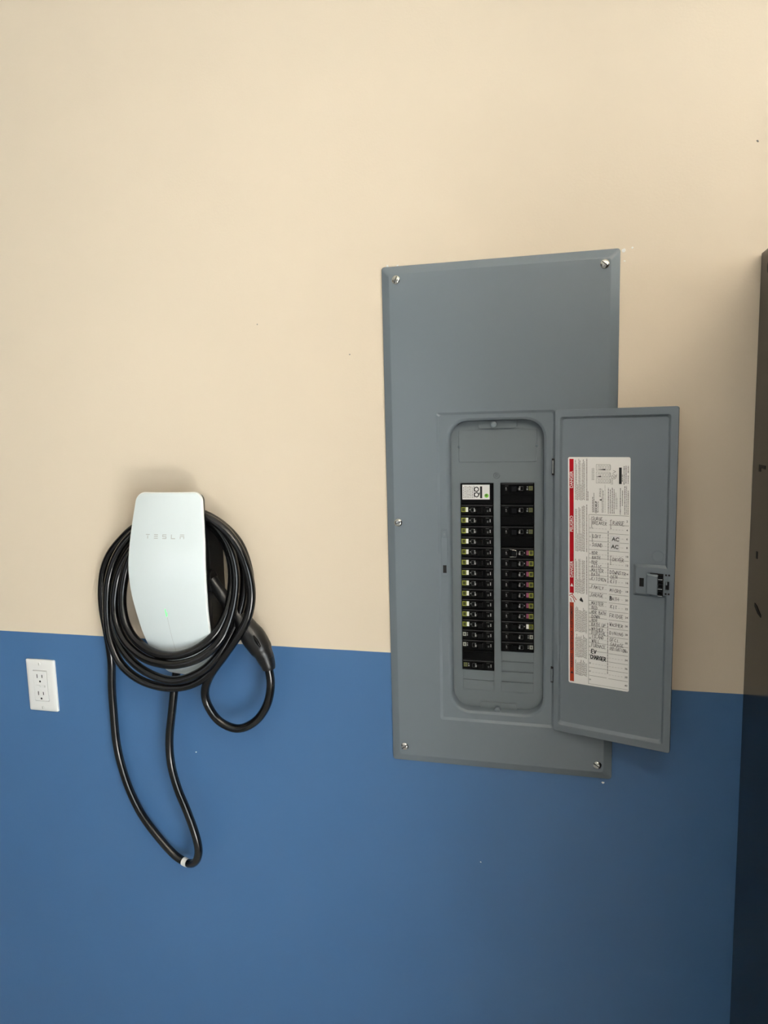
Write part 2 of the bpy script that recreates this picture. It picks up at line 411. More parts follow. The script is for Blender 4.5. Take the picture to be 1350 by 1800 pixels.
# strike for the door latch in the left border of the opening
s = MB(); l = rrect(.0985, .1095, .3570, .4420, .0012, 2)
s.loops([lift(l, -.0056), lift(l, -.0068), lift(rrect(.0990, .1090, .3575, .4415, .0012, 2), -.0073)], False, True)
strike = s.build('latch_strike', M['steel'], panel, fn=P)
MB().box(.1012, .1075, -.00765, -.0068, .3630, .3770).build('strike_slot', M['black_void'], strike, fn=P)
MB().box(.1000, .1085, -.0082, -.0068, .4270, .4400, .0006).build('strike_pad', M['steel'], strike, fn=P)
dt = MB(); dt.disc(.1045, .4330, .0014, -.0088, -.0080, 8); dt.build('strike_pin', M['steel_dark'], strike, fn=P)

# --- door, swung open about its hinge
HX, HY = .2935, -.0120; DS = Vector((.9595, -.2816)); DN = Vector((-.2816, -.9595))
def D(v):
    """door coordinates (s along the door, t towards the viewer, z) -> local to the panel"""
    x = HX + DS.x*v[0] + DN.x*v[1]; y = HY + DS.y*v[0] + DN.y*v[1]
    return P((x, y, v[2]))
d = MB(); z0, z1, W = .0865, .6458, .1925
d.loops([lift(rrect(.001, W-.001, z0+.001, z1-.001, .003, N), -.0056),
         lift(rrect(0, W, z0, z1, .004, N), -.0050), lift(rrect(0, W, z0, z1, .004, N), -.0008),
         lift(rrect(.0008, W-.0008, z0+.0008, z1-.0008, .004, N), 0),
         lift(rrect(.0082, W-.0105, z0+.0120, z1-.0115, .004, N), 0),
         lift(rrect(.0092, W-.0115, z0+.0132, z1-.0122, .004, N), -.0006),
         lift(rrect(.0112, W-.0140, z0+.0172, z1-.0150, .005, N), -.0042),
         lift(rrect(.0122, W-.0150, z0+.0185, z1-.0160, .005, N), -.0046)], True, True)
door = d.build('door', M['steel'], panel, 80, fn=lambda v: D(v))
for hz, m in ((.5510, 'zinc'), (.1870, 'steel')):
    MB().box(.2892, .2936, -.0096, -.0044, hz-.0140, hz+.0140).build('hinge_slot', M['black_void'], panel, fn=P)
    hp = MB(); hp.loops([[(.2913 + .0019*math.cos(a*math.pi/5), -.0110 + .0022*math.sin(a*math.pi/5), zz) for a in range(10)] for zz in (hz-.0110, hz+.0110)], True, True)
    hp.build('hinge_pin', M[m], panel, 60, fn=P)
# embossed latch field and latch
l = MB(); q = lambda i, t: lift(rrect(.1295+i, .1850-i*.3, .3430+i, .3960-i, .003, 3), t)
l.loops([q(0, -.0047), q(.0006, -.0042), q(.0042, -.0006), q(.0050, -.0002)], False, True)
l.build('latch_field', M['steel'], door, 40, fn=D)
MB().box(.1400, .1468, -.0001, .0003, .3595, .3735).build('latch_hole', M['black_void'], door, fn=D)
lb = MB(); lb.loops([[(s_, t, z) for s_, z in ((.1512, .3480), (.1690, .3470), (.1690, .3805), (.1512, .3820))] for t in (-.0001, .0040)] + [[(s_, .0062, z) for s_, z in ((.1530, .3500), (.1680, .3490), (.1680, .3785), (.1530, .3800))]], False, True)
lb.build('latch_slide', M['steel'], door, fn=D)
MB().box(.1672, .1762, .0002, .0004, .3470, .3830).build('latch_well', M['black_void'], door, fn=D)
for i in range(6):
    zc = .3500 + i*.0056
    MB().box(.1674, .1745 + (i % 2)*.0012, .0002, .0050 - .0004*(i % 3), zc-.0012, zc+.0014, .0004).build('latch_rib', M['toggle'], door, fn=D)
for zc in (.3745, .3590, .3478): MB().box(.1690, .1755, .0045, .0056, zc-.0004, zc+.0004).build('latch_spring', M['zinc'], door, fn=D)
for za, zb in ((.3818, .3832), (.3462, .3474)): MB().box(.1560, .1680, -.0001, .0003, za, zb).build('latch_slot', M['black_void'], door, fn=D)
MB().box(.1800, .1850, -.0001, .0032, .3585, .3712, .0008).build('latch_bolt', M['toggle'], door, fn=D)
MB().box(.1806, .1826, -.0001, .0040, .3660, .3715, .0006).build('latch_bolt', M['steel'], door, fn=D)
for sx in (.1800, .1845):
    for zc in (.3812, .3508):
        MB().box(sx-.0014, sx+.0014, -.0001, .0003, zc-.0014, zc+.0014).build('rivet_slot', M['black_void'], door, fn=D)
ring = MB(); nn = 28
ring.loops([[(.1664 + rr*math.cos(2*math.pi*i/nn), t, .4095 + rr*math.sin(2*math.pi*i/nn)) for i in range(nn)] for rr, t in ((.0074, -.0046), (.0086, -.0042), (.0096, -.0046))])
ring.build('embossed_ring', M['steel'], door, 60, fn=D)

# --- directory sheet stuck inside the door: sheet coordinates a (across), b (up), h (off the sheet)
SA, SB = .1004, .3900
def S(v):
    a, hgt, b = v
    return D((.0215 + a + (1 - b/SB)*.0043, -.0046 + .0003 + hgt, .1774 + b))
sh = MB(); o1 = rrect(0, SA, 0, SB, .003, 4)
sh.loops([lift(o1, -.0003), lift(o1, .0)], False, True)
sheet = sh.build('directory_sheet', M['paper'], panel, fn=S)
T1, T2 = .00012, .00020
bz = lambda y: .3894 - (y - 804)*.000952 - .0000    # photo row -> height on the sheet, for the strip near the hinge
rb = MB(); rb.rect(.0024, .0094, bz(1046), .3870, T1); rb.build('danger_band', M['red'], sheet, fn=S)
ob = MB(); ob.rect(.0024, .0094, .0032, bz(1063), T1); ob.build('warning_band', M['orange_red'], sheet, fn=S)
for wd, y in (('DANGER', 843), ('PELIGRO', 921), ('DANGER', 1003)):
    wt = MB(); put_text(wt, wd, .0059, bz(y), .0070, 90, T2, .00012, 1.0); tag(wt.build('warning_word', M['tag_white'], sheet, fn=S), kind='stuff')
wt = MB(); wt.add([(.0034, T2, bz(1034)), (.0034, T2, bz(1034)), (.0086, T2, bz(1034)), (.0060, T2, bz(1028))], [(0, 2, 3)])
wt.build('warning_triangle', M['tag_white'], sheet, fn=S)
bt = MB(); put_text(bt, 'WARNING / ADVERTENCIA / AVERTISSEMENT', .0059, (bz(1068)+bz(1186))/2, .0058, 90, T2, .00014, .92)
bt.add([(.0036, T2, bz(1195)), (.0084, T2, bz(1195)), (.0060, T2, bz(1189.5))], [(0, 1, 2)])
# catalogue number, black logo bar, diagrams' arrows, pictogram
put_text(bt, 'QOC40UF', .0465, bz(890), .0046, 90, T1, .00014, .95)
put_text(bt, 'A', .0542, bz(877), .0056, 90, T1, .0002)
bt.rect(.0826, .0868, bz(849), bz(821), T1)
for x0, y0, x1, y1 in ((1052, 846 - 21, 1064, 824), (1048, 837, 1056, 836)):
    a0, a1 = (x0-997)*.000913, (x1-997)*.000913
    bt.add([(a0, T1, bz(y0)), (a1, T1, bz(y0)-.0006), (a1, T1, bz(y1)+.0006)], [(0, 1, 2)])
pa = lambda x: (x-999)*.000905
bt.add([(pa(1020), T1, bz(1057)), (pa(1023), T1, bz(1052)), (pa(1025), T1, bz(1055)), (pa(1027), T1, bz(1059)), (pa(1026), T1, bz(1061)), (pa(1021), T1, bz(1059))], [(0, 1, 2, 5), (2, 3, 4, 5)])
tag(bt.build('black_lettering', M['ink'], sheet, fn=S), kind='stuff')
pg = MB()
for pts in (((1001, 1051), (1006, 1048), (1014, 1058)), ((1004, 1052), (1008, 1054), (1011, 1062)), ((1006, 1048), (1008, 1046.5)), ((1003, 1056), (1005, 1062))):
    pg.strip([(pa(x), bz(y)) for x, y in pts], .0011, T1)
tag(pg.build('pictogram', M['red'], sheet, fn=S), kind='stuff')
# unreadable small print: runs of dashes, turned upwards like the photo's
def column(mb, a, y0, y1, wd, rr):
    b0, b1 = bz(y1), bz(y0); b = b0
    while b < b1:
        ln = rr.uniform(.0012, .0042); mb.rect(a-wd/2, a+wd/2, b, min(b+ln, b1), T1); b += ln + rr.uniform(.0004, .0010)
rr = random.Random(3); fp = MB(); fd = MB()
for y0, y1 in ((806, 879), (886, 970), (978, 1046), (1070, 1117), (1120, 1164), (1167, 1197)):
    warn = y0 > 1060
    for i in range(9):
        a = .0125 + i*.00185
        if not warn and i in (2, 5) : column(fp, a, y0 + (y1-y0)*.62, y1, .0008, rr); continue
        column(fp, a, y0 + rr.uniform(0, 9), y1 - (rr.uniform(0, 2)), .0009, rr)
    if warn:
        for i in (9, 10): column(fp, .0125 + i*.00185, y0 + 6, y1, .0008, rr)
    else: column(fd, .0312, y0, y1, .0009, rr)
column(fd, .0330, 862, 879, .0008, rr)
for a, y0, y1, wd in ((.0450 - .0042, 872, 899, .0010), (.0428, 865, 899, .0009), (.0498, 880, 899, .0008), (.0520, 857, 872, .0007), (.0535, 857, 872, .0007), (.0556, 857, 899, .0005), (.0575, 860, 899, .0009), (.0606, 851, 899, .0004),
                      (.0660, 856, 900, .0010), (.0690, 858, 900, .0010), (.0722, 855, 900, .0010), (.0750, 858, 900, .0009), (.0778, 863, 892, .0006), (.0798, 872, 892, .0006), (.0850, 856, 901, .0011), (.0882, 860, 886, .0010), (.0920, 852, 901, .0011), (.0945, 852, 901, .0008), (.0970, 860, 901, .0010),
                      (.0905, 818, 850, .0011), (.0935, 818, 848, .0010), (.0968, 818, 830, .0010), (.0968, 834, 848, .0009), (.0878, 832, 845, .0010), (.0398, 822, 843, .0005), (.0412, 822, 843, .0005), (.0428, 822, 843, .0005), (.0704, 839, 850, .0006), (.0725, 839, 850, .0006)):
    column(fd if wd >= .0009 else fp, a, y0, y1, wd, rr)
tag(fp.build('fine_print', M['ink_fine'], sheet, fn=S), kind='stuff'); tag(fd.build('fine_print', M['ink_dark_fine'], sheet, fn=S), kind='stuff')
# three wiring diagrams, approval mark, ruled table
g = MB()
def box2(mb, a0, a1, b0, b1, wd): mb.strip([(a0, b0), (a1, b0), (a1, b1), (a0, b1), (a0, b0)], wd, T1)
for y0, y1 in ((816, 826), (829, 838), (840, 848)):
    a0 = (1048-997)*.000913; a1 = (1072-997)*.000913
    box2(g, a0, a1, bz(y1), bz(y0), .0004)
    for i in range(5):
        ca = a0 + .003 + i*.0043; box2(g, ca, ca+.0026, bz(y1)+.0014, bz(y0)-.0018, .0004)
nn = 14; cx, cz = .0745, bz(837)
g.strip([(cx + .0034*math.cos(2*math.pi*i/nn), cz + .0034*math.sin(2*math.pi*i/nn)) for i in range(nn+1)], .0006, T1)
g.strip([(cx-.0014, cz+.0012), (cx+.0004, cz-.0016), (cx+.0016, cz+.0012)], .0007, T1)
g.strip([(cx-.002, cz+.0055), (cx+.003, cz+.0085), (cx-.001, cz+.0105)], .0006, T1); g.strip([(cx+.003, cz-.002), (cx+.0045, cz+.004)], .0007, T1)
TL0, TL1, TR0, TR1 = .0345, .0645, .0680, .0985
RB = .29430; RH = .01452
g.strip([(TL0, RB + .0006), (TR1, RB + .0006)], .0006, T1)
g.strip([(TL0, RB), (TL0, .0030)], .0005, T1); g.strip([(TL0, .0036), (TR1, .0036)], .0004, T1)
for i in range(1, 20):
    z = RB - i*RH
    if i not in (1,): g.strip([(TL0, z), (TL1, z-.0002)], .0005, T1)
    g.strip([(TR0-.0006, z - .0007), (TR1, z - .0009)], .0005, T1)
    for q in range(5):
        g.strip([(TR0 + q*.0048, z + RH*.42), (TR0 + q*.0048 + .0030, z + RH*.42)], .00028, T1)
        g.strip([(TL0+.006 + q*.0050, z + RH*.46), (TL0+.006 + q*.0050 + .0032, z + RH*.46)], .00028, T1)
tag(g.build('ruled_table', M['ink_fine'], sheet, fn=S), kind='stuff')
tb = MB()
for z_0, z_1 in ((931, 983), (988, 1023), (1093, 1145), (1149, 1186)):
    yb = lambda y: .2945 - (y-905)*.000957
    b = yb(z_1)
    while b < yb(z_0):
        tb.rect(.0655, .0664, b, b+.0042, T1); b += .0050
for i in range(20):
    z = RB - i*RH - RH*.52
    put_text(tb, str(2*i+1), .0366, z + .0002, .0036, 0, T1, .00004); put_text(tb, str(2*i+2), .0958, z - .0008, .0044, 0, T1, .0001)
tag(tb.build('printed_numbers', M['ink_dark_fine'], sheet, fn=S), kind='stuff')
hw = MB(); yl = lambda y: .2945 - (y-905)*.000957; yr = lambda y: .2950 - (y-906)*.000963
for wd, y, x in (('SURGE', 911, .0405), ('BREAKER', 918.5, .0405), ('LOFT', 942, .0412), ('SOUND', 957, .0400), ('BDR', 971.5, .0395), ('BATH', 979.5, .0400), ('BDR', 987.5, .0392), ('ATTIC', 995, .0388),
                 ('MASTER', 1002, .0390), ('BATH', 1009.5, .0390), ('KITCHEN', 1017, .0392), ('FAMILY', 1032, .0392), ('GARAGE', 1046, .0385), ('MASTER', 1061, .0390), ('BED', 1068.5, .0395),
                 ('BDR BATH', 1077, .0392), ('DOWN', 1084.5, .0395), ('BDR', 1092, .0395), ('BATH UP', 1099, .0392), ('WASHER', 1107, .0392), ('DISPOSAL', 1113.5, .0392), ('ISLAND', 1121, .0395), ('WALL', 1129.5, .0398), ('FURNACE', 1137.5, .0392)):
    handwrite(hw, wd, x, yl(y), .0056, .0034 if len(wd) < 8 else .0030, .00060, -.03, T2)
for wd, y, x in (('RANGE', 919, .0735), ('DRYER', 981.5, .0735), ('DOWNSTR', 1004, .0690), ('DEN', 1012, .0705), ('KIT', 1020, .0700), ('MICRO', 1035.5, .0690), ('BATH', 1050, .0690), ('KIT', 1064.5, .0702),
                 ('FRIDGE', 1080, .0690), ('WASHER', 1096, .0690), ('DINING', 1111, .0690), ('GFCI', 1123, .0692), ('GARAGE', 1131, .0700), ('IRRIGATION', 1138.5, .0685)):
    handwrite(hw, wd, x, yr(y), .0060, .0037 if len(wd) < 8 else .0027, .00060, -.05, T2)
hw.strip([(.0392, yl(908)), (.0392, yl(928)), (.0412, yl(928))], .0006, T2); hw.strip([(.0402, yl(938)), (.0402, yl(952))], .0006, T2)
hw.strip([(.0716, yr(914)), (.0700, yr(914)), (.0700, yr(929)), (.0712, yr(929))], .0006, T2); hw.strip([(.0716, yr(976)), (.0700, yr(976)), (.0700, yr(991)), (.0712, yr(991))], .0006, T2)
tag(hw.build('handwriting', M['pen'], sheet, fn=S), kind='stuff')
mk = MB()
handwrite(mk, 'EV', .0388, yl(1148.5), .0068, .0046, .0014, -.03, T2); handwrite(mk, 'CHARGER', .0372, yl(1158.5), .0070, .0038, .0013, -.05, T2)
handwrite(mk, 'B', .0690, yr(1050), .0066, .0040, .0012, 0, T2)
tag(mk.build('marker_writing', M['marker'], sheet, fn=S), kind='stuff')
st = MB(); st.loops([lift(rrect(.0690, .0848, yr(954), yr(940.5), .0006, 2), T1), lift(rrect(.0690, .0848, yr(954), yr(940.5), .0006, 2), T2+.0001)], False, True)
st.build('sticker', M['paper_white'], sheet, fn=S)
st = MB(); st.loops([lift(rrect(.0684, .0842, yr(967.5), yr(954), .0006, 2), T1), lift(rrect(.0684, .0842, yr(967.5), yr(954), .0006, 2), T2+.0001)], False, True)
st.build('sticker', M['paper_white'], sheet, fn=S)
ac = MB(); put_text(ac, 'AC', .0778, yr(947), .0088, -3, T2+.0003, .0002, .95); put_text(ac, 'AC', .0768, yr(960), .0088, -3, T2+.0003, .0002, .95)
tag(ac.build('sticker_lettering', M['ink'], sheet, fn=S), kind='stuff')

# ================================================================== the breakers, each clipped into the panel on its own
FY = .0080      # plane of the breaker faces, in wall coordinates
def breaker(name, label, side, row, spaces, group, kind):
    """side 'l' or 'r'; row counts spaces from the top; x runs from the outer edge (u=0) to the inner edge (u=1)"""
    x0, x1 = (LX0, LX1) if side == 'l' else (RX1, RX0)
    zt = ZT - row*PITCH; zb = zt - spaces*PITCH; zc = (zt+zb)/2
    L = (x0, FY, Z0 + zc); t = thing(name, label, 'circuit breaker', L, group)
    fn = wallc(L); wdt = abs(x1-x0); X = lambda u: x0 + (x1-x0)*u
    def part(nm, m, u0, u1, za, zb_, y0, y1=.0005, bev=.0, off=0.0):
        return MB().box(X(u0), X(u1), FY+y0, FY+y1, za, zb_, bev).build(nm, M[m], t, fn=fn)
    b = MB(); b.box(x0 + (.0002 if side == 'l' else -.0002), x1 - (.0002 if side == 'l' else -.0002), FY, FY+.045, zb+.0003, zt-.0003, .0012)
    b.build('body', M['breaker'], t, fn=fn)
    # single-space unit: where its working face sits
    z1, z0 = (zt, zt-PITCH) if not (kind == 'two_pole_low') else (zb+PITCH, zb)
    zm = (z0+z1)/2
    if kind == 'surge':
        part('label_plate', 'paper_white', .06, .89, zt-.0290, zt-.0028, -.0006, .0004, .0002)
        k = MB(); put_text(k, 'QO', X(.50), zt-.0158, .0118, 90, FY-.0007, .0003, 1.0)
        k.rect(X(.60), X(.665), zt-.0268, zt-.0058, FY-.0007); k.rect(X(.41), X(.425), zt-.0265, zt-.0050, FY-.0007)
        tag(k.build('black_print', M['ink'], t, fn=fn), kind='stuff')
        r2 = random.Random(5); fpz = MB()
        for i in range(7):
            u = .09 + i*.045; z = zt-.0265
            while z < zt-.0070:
                ln = r2.uniform(.001, .004); fpz.rect(X(u), X(u+.018), z, z+ln, FY-.0007); z += ln + .0008
        tag(fpz.build('fine_print', M['ink_fine'], t, fn=fn), kind='stuff')
        gd = MB(); gd.disc(X(.795), zt-.0222, .0036, FY-.0009, FY-.0004, 14); gd.build('status_dot', M['green_dot'], t, fn=fn)
        mm = MB(); mm.disc(X(.795)-.0006, zt-.0215, .0016, FY-.0011, FY-.0008, 10); mm.build('status_moon', M['ink_dark_fine'], t, fn=fn)
        return t
    # moulded step along the top edge of the face and a raised field around the toggle
    part('face_ridge', 'ridge', .03, .97, z1-.0026, z1-.0008, -.0007, .0004, .0003)
    part('toggle_field', 'toggle', .30, .74, z0+.0030, z1-.0034, -.0016, .0004, .0006)
    tog = MB()   # the toggle: a paddle tilted towards the column's centre
    ta, tb_ = (.46, .60)
    tog.loops([[(X(u), FY+y, z) for u, y, z in ((ta, -.0014, z0+.0042), (tb_, -.0014, z0+.0042), (tb_, -.0014, z1-.0050), (ta, -.0014, z1-.0050))],
               [(X(u), FY+y, z) for u, y, z in ((ta+.05, -.0070, z0+.0048), (tb_+.06, -.0062, z0+.0048), (tb_+.06, -.0062, z1-.0056), (ta+.05, -.0070, z1-.0056))]], True, True)
    tog.build('toggle', M['toggle'], t, fn=fn)
    pr = MB(); dm = MB(); y = FY-.0019; yf = FY-.0003
    if kind in ('white', 'pink', 'white_r'):
        fr = MB(); a0, a1 = sorted((X(.025), X(.155))); za, zb_ = zm-.0038, zm+.0046
        fr.loops([lift([(a0, za), (a1, za), (a1, zb_), (a0, zb_)], FY), lift([(a0, za), (a1, za), (a1, zb_), (a0, zb_)], FY-.0016),
                  lift([(a0+.0012, za+.0012), (a1-.0012, za+.0012), (a1-.0012, zb_-.0012), (a0+.0012, zb_-.0012)], FY-.0016), lift([(a0+.0012, za+.0012), (a1-.0012, za+.0012), (a1-.0012, zb_-.0012), (a0+.0012, zb_-.0012)], FY-.0008)])
        fr.build('test_button_frame', M['lime'], t, fn=fn)
        MB().box(a0+.0012, a1-.0012, FY-.0012, FY, za+.0012, zb_-.0012, .0006).build('test_button', M['olive_dark'], t, fn=fn)
        part('tag', 'tag_pink' if kind == 'pink' else 'tag_white', .160, .232, zm-.0036, zm+.0046, -.0004, .0002)
        pr.rect(X(.275), X(.31), zm-.0006, zm+.0014, yf); pr.rect(X(.33), X(.365), zm-.0024, zm+.0002, yf); pr.rect(X(.33), X(.36), zm+.0012, zm+.0034, yf)
    elif kind == 'grey':
        part('tag', 'tag_grey', .03, .135, zm-.0030, zm+.0042, -.0004, .0002)
        dm.rect(X(.06), X(.10), zm-.0010, zm+.0020, FY-.0006)
        pr.rect(X(.16), X(.185), zm-.0024, zm+.0006, yf); pr.rect(X(.16), X(.185), zm+.0018, zm+.0038, yf)
    else:
        part('tag', 'olive', .045, .165, zm-.0036, zm+.0040, -.0005, .0002)
        dm.rect(X(.085), X(.125), zm-.0010, zm+.0014, FY-.0008)
        pr.rect(X(.19), X(.225), zm-.0030, zm+.0000, yf); pr.rect(X(.19), X(.215), zm+.0014, zm+.0036, yf)
        part('cover_panel', 'breaker', .05, .95, (zb+.0020) if kind != 'two_pole_low' else (zb+PITCH+.0016), (zt-PITCH-.0004) if kind != 'two_pole_low' else zt-.0034, -.0012, .0004, .0006)
    # printed rating box and marks on the toggle field
    dz0, dz1 = zm-.0036, zm+.0036; a0, a1 = X(.40), X(.46)
    dm.strip([(X(.325), zm-.0034), (X(.325), zm+.0036), (X(.405), zm+.0036), (X(.405), zm-.0034), (X(.325), zm-.0034)], .0006, y)
    pr.rect(X(.415), X(.455), zm-.0032, zm+.0010, y); pr.rect(X(.415), X(.440), zm+.0018, zm+.0036, y)
    dm.rect(X(.645), X(.655), zm-.0036, zm+.0036, y); dm.rect(X(.76), X(.86), zm+.0042, zm+.0048, yf); dm.rect(X(.80), X(.85), zm-.0038, zm-.0002, yf)
    pr.rect(X(.885), X(.912), zm-.0030, zm+.0026, yf) if side == 'l' else pr.rect(X(.815), X(.845), zm-.0030, zm+.0018, yf)
    tag(pr.build('pale_print', M['print_grey'], t, fn=fn), kind='stuff'); tag(dm.build('dim_print', M['print_dim'], t, fn=fn), kind='stuff')
    return t

ORD = ['first', 'second', 'third', 'fourth', 'fifth', 'sixth', 'seventh', 'eighth', 'ninth', 'tenth', 'eleventh', 'twelfth']
GL, GR = 'breakers in the column by the latch strike', 'breakers in the column by the open door'
breaker('surge_breaker', 'black surge protection breaker with white printed label and green dot', 'l', 0, 2, GL, 'surge')
for i in range(12):
    breaker('circuit_breaker', '%s white-tagged lime-button breaker down from the white surge label' % ORD[i], 'l', 2+i, 1, GL, 'white')
breaker('circuit_breaker', 'upper grey-tagged breaker, just under the lowest white-tagged one by the latch strike', 'l', 14, 1, GL, 'grey')
breaker('circuit_breaker', 'lower grey-tagged breaker, just above the double breaker by the latch strike', 'l', 15, 1, GL, 'grey')
breaker('double_breaker', 'double-height black breaker with toggle low, lowest by the latch strike', 'l', 16, 2, GL, 'two_pole_low')
for i, wd in enumerate(('topmost', 'middle', 'lowest')):
    breaker('double_breaker', '%s of three double-height black breakers in the column by the door' % wd, 'r', 2*i, 2, GR, 'two_pole')
for i in range(7):
    lb_ = 'pink-tagged breaker with a bent wire clip around its toggle' if i == 0 else '%s pink-tagged breaker under the one with the wire clip' % ORD[i-1]
    t = breaker('circuit_breaker', lb_, 'r', 6+i, 1, GR, 'pink')
    if i == 0:
        zt = ZT - 6*PITCH; zm = zt - PITCH/2
        cl = tube(smooth_path([(RX0+.0165, FY-.0010, zm+.0080), (RX0+.0165, FY-.0070, zm+.0080), (RX0+.0170, FY-.0080, zm+.0078), (RX0+.0180, FY-.0082, zm+.0075), (RX0+.0225, FY-.0083, zm+.0066), (RX0+.0272, FY-.0084, zm+.0058), (RX0+.0284, FY-.0084, zm+.0050), (RX0+.0284, FY-.0084, zm+.0000), (RX0+.0281, FY-.0084, zm-.0048), (RX0+.0270, FY-.0084, zm-.0057), (RX0+.0225, FY-.0083, zm-.0058), (RX0+.0180, FY-.0082, zm-.0060), (RX0+.0170, FY-.0080, zm-.0061), (RX0+.0165, FY-.0070, zm-.0062), (RX0+.0165, FY-.0010, zm-.0062)], .0008), .0006, 6)
        cl.build('wire_clip', M['zinc'], t, 60, fn=wallc(tuple(t.location)))
breaker('circuit_breaker', 'lone white-tagged lime-button breaker in the column by the open door', 'r', 13, 1, GR, 'white_r')
breaker('circuit_breaker', 'upper grey-tagged breaker of two at the foot of the column by the door', 'r', 14, 1, GR, 'grey')
breaker('circuit_breaker', 'lower grey-tagged breaker, last above the empty filler plates by the door', 'r', 15, 1, GR, 'grey')

# ================================================================== wall charger
CX = -.3965; CL = (CX, 0, Z0 + .17)
charger = thing('wall_charger', 'white glass-fronted car charging unit on a black body on the wall', 'charger', CL)
CF = wallc(CL)
ZTOP, ZBOT = .5135, .1605
TAB = [  # z, half width, depth of the faceplate's edge
 (.5135, .0655, .0735), (.500, .0668, .0770), (.480, .0692, .0815), (.460, .0716, .0855), (.420, .0752, .0935), (.380, .0770, .0995), (.340, .0765, .0990),
 (.300, .0738, .0935), (.250, .0696, .0810), (.220, .0650, .0710), (.205, .0606, .0655), (.190, .0548, .0605), (.178, .0498, .0565), (.170, .0458, .0540), (.1650, .0410, .0528), (.1620, .0345, .0520), (.1605, .0240, .0515)]
def prof(z, k):
    for i in range(len(TAB)-1):
        a, b = TAB[i], TAB[i+1]
        if b[0] <= z <= a[0]:
            p = TAB[max(i-1, 0)]; q = TAB[min(i+2, len(TAB)-1)]
            t = (a[0]-z)/(a[0]-b[0]); h = b[0]-a[0]
            m0 = (b[k]-p[k])/(b[0]-p[0])*h if p is not a else (b[k]-a[k]); m1 = (q[k]-a[k])/(q[0]-a[0])*h if q is not b else (b[k]-a[k])
            return (2*t**3-3*t*t+1)*a[k] + (t**3-2*t*t+t)*m0 + (-2*t**3+3*t*t)*b[k] + (t**3-t*t)*m1
    return TAB[-1][k]
RC = .015
def half(z):
    hwd = prof(z, 1); dz = ZTOP - z
    if dz < RC: hwd -= RC - math.sqrt(max(0, RC*RC - (RC-dz)**2))
    return hwd
def facey(x, z, off=0.0):
    hwd = half(z); t = max(-1, min(1, (x-CX)/hwd))
    return -(prof(z, 2) + .0065*(1 - t*t)*min(1, hwd/.06) + off)
zr = [ZTOP - RC*(1-math.cos(math.radians(90*i/7))) for i in range(7)] + [ZTOP - RC - i*(ZTOP-RC-.200)/46 for i in range(46)] + [.200 - .0395*math.sin(math.radians(90*i/14)) for i in range(15)]
NT = 24
fpm = MB(); vs = []; fs = []
for z in zr:
    hwd = half(z)
    for j in range(NT+1):
        t = -math.cos(math.pi*j/NT); x = CX + hwd*t; vs.append((x, facey(x, z), z))
R_ = len(zr)
for i in range(R_-1):
    for j in range(NT): fs.append((i*(NT+1)+j, i*(NT+1)+j+1, (i+1)*(NT+1)+j+1, (i+1)*(NT+1)+j))
faceplate = fpm.add(vs, fs).build('faceplate', M['glass_white'], charger, 60, fn=CF)
bl = [j for j in range(NT+1)] + [i*(NT+1)+NT for i in range(1, R_)] + [(R_-1)*(NT+1)+j for j in range(NT-1, -1, -1)] + [i*(NT+1) for i in range(R_-2, 0, -1)]
B = [vs[i] for i in bl]
def ring(off, back):
    out = []; n = len(B)
    for i in range(n):
        a, b = B[(i-1) % n], B[(i+1) % n]; dx, dz = b[0]-a[0], b[2]-a[2]; l = math.hypot(dx, dz) or 1e-9
        out.append((B[i][0] - dz/l*off, B[i][1] + back, B[i][2] + dx/l*off))
    return out
rim = MB(); rim.loops([ring(0, 0), ring(.0009, .0004), ring(.0016, .0015), ring(.0016, .0050), ring(.0006, .0058), ring(-.004, .0058)])
rim.build('faceplate_edge', M['glass_edge'], charger, 50, fn=CF)
sk = MB(); sk.loops([ring(-.0015, .0056), ring(-.0018, .0100), ring(-.0040, .0200), ring(-.0100, .0260), ring(-.0240, .0280)], False, True)
sk.build('faceplate_carrier', M['black_plastic'], charger, 50, fn=CF)
nk = MB(); nl = []
for y, hwd, za, zb in ((0, .0655, .185, .462), (-.004, .0660, .184, .463), (-.030, .0640, .186, .460), (-.046, .0610, .190, .456)):
    nl.append(lift(rrect(CX-hwd, CX+hwd, za, zb, .022, 6), y))
nk.loops(nl, True, True); nk.build('body', M['black_plastic'], charger, 50, fn=CF)
# deeper middle of the body, follows the faceplate's bulge
nb = MB(); nb.loops([lift(rrect(CX-.0605, CX+.0605, .215, .445, .03, 6), y) for y in (-.044, -.066)] + [lift(rrect(CX-.056, CX+.056, .235, .435, .03, 6), -.074)], True, True)
nb.build('body', M['black_plastic'], charger, 50, fn=CF)
hs = MB(); hs.loops([[(CX+xo, -.045 + r*math.cos(a*math.pi/9), .3445 + r*math.sin(a*math.pi/9)*1.15) for a in range(18)] for xo, r in ((.058, .019), (.0655, .0185), (.0662, .0150), (.0600, .0135))], False, True)
hs.build('connector_socket', M['black_plastic'], charger, 50, fn=CF)
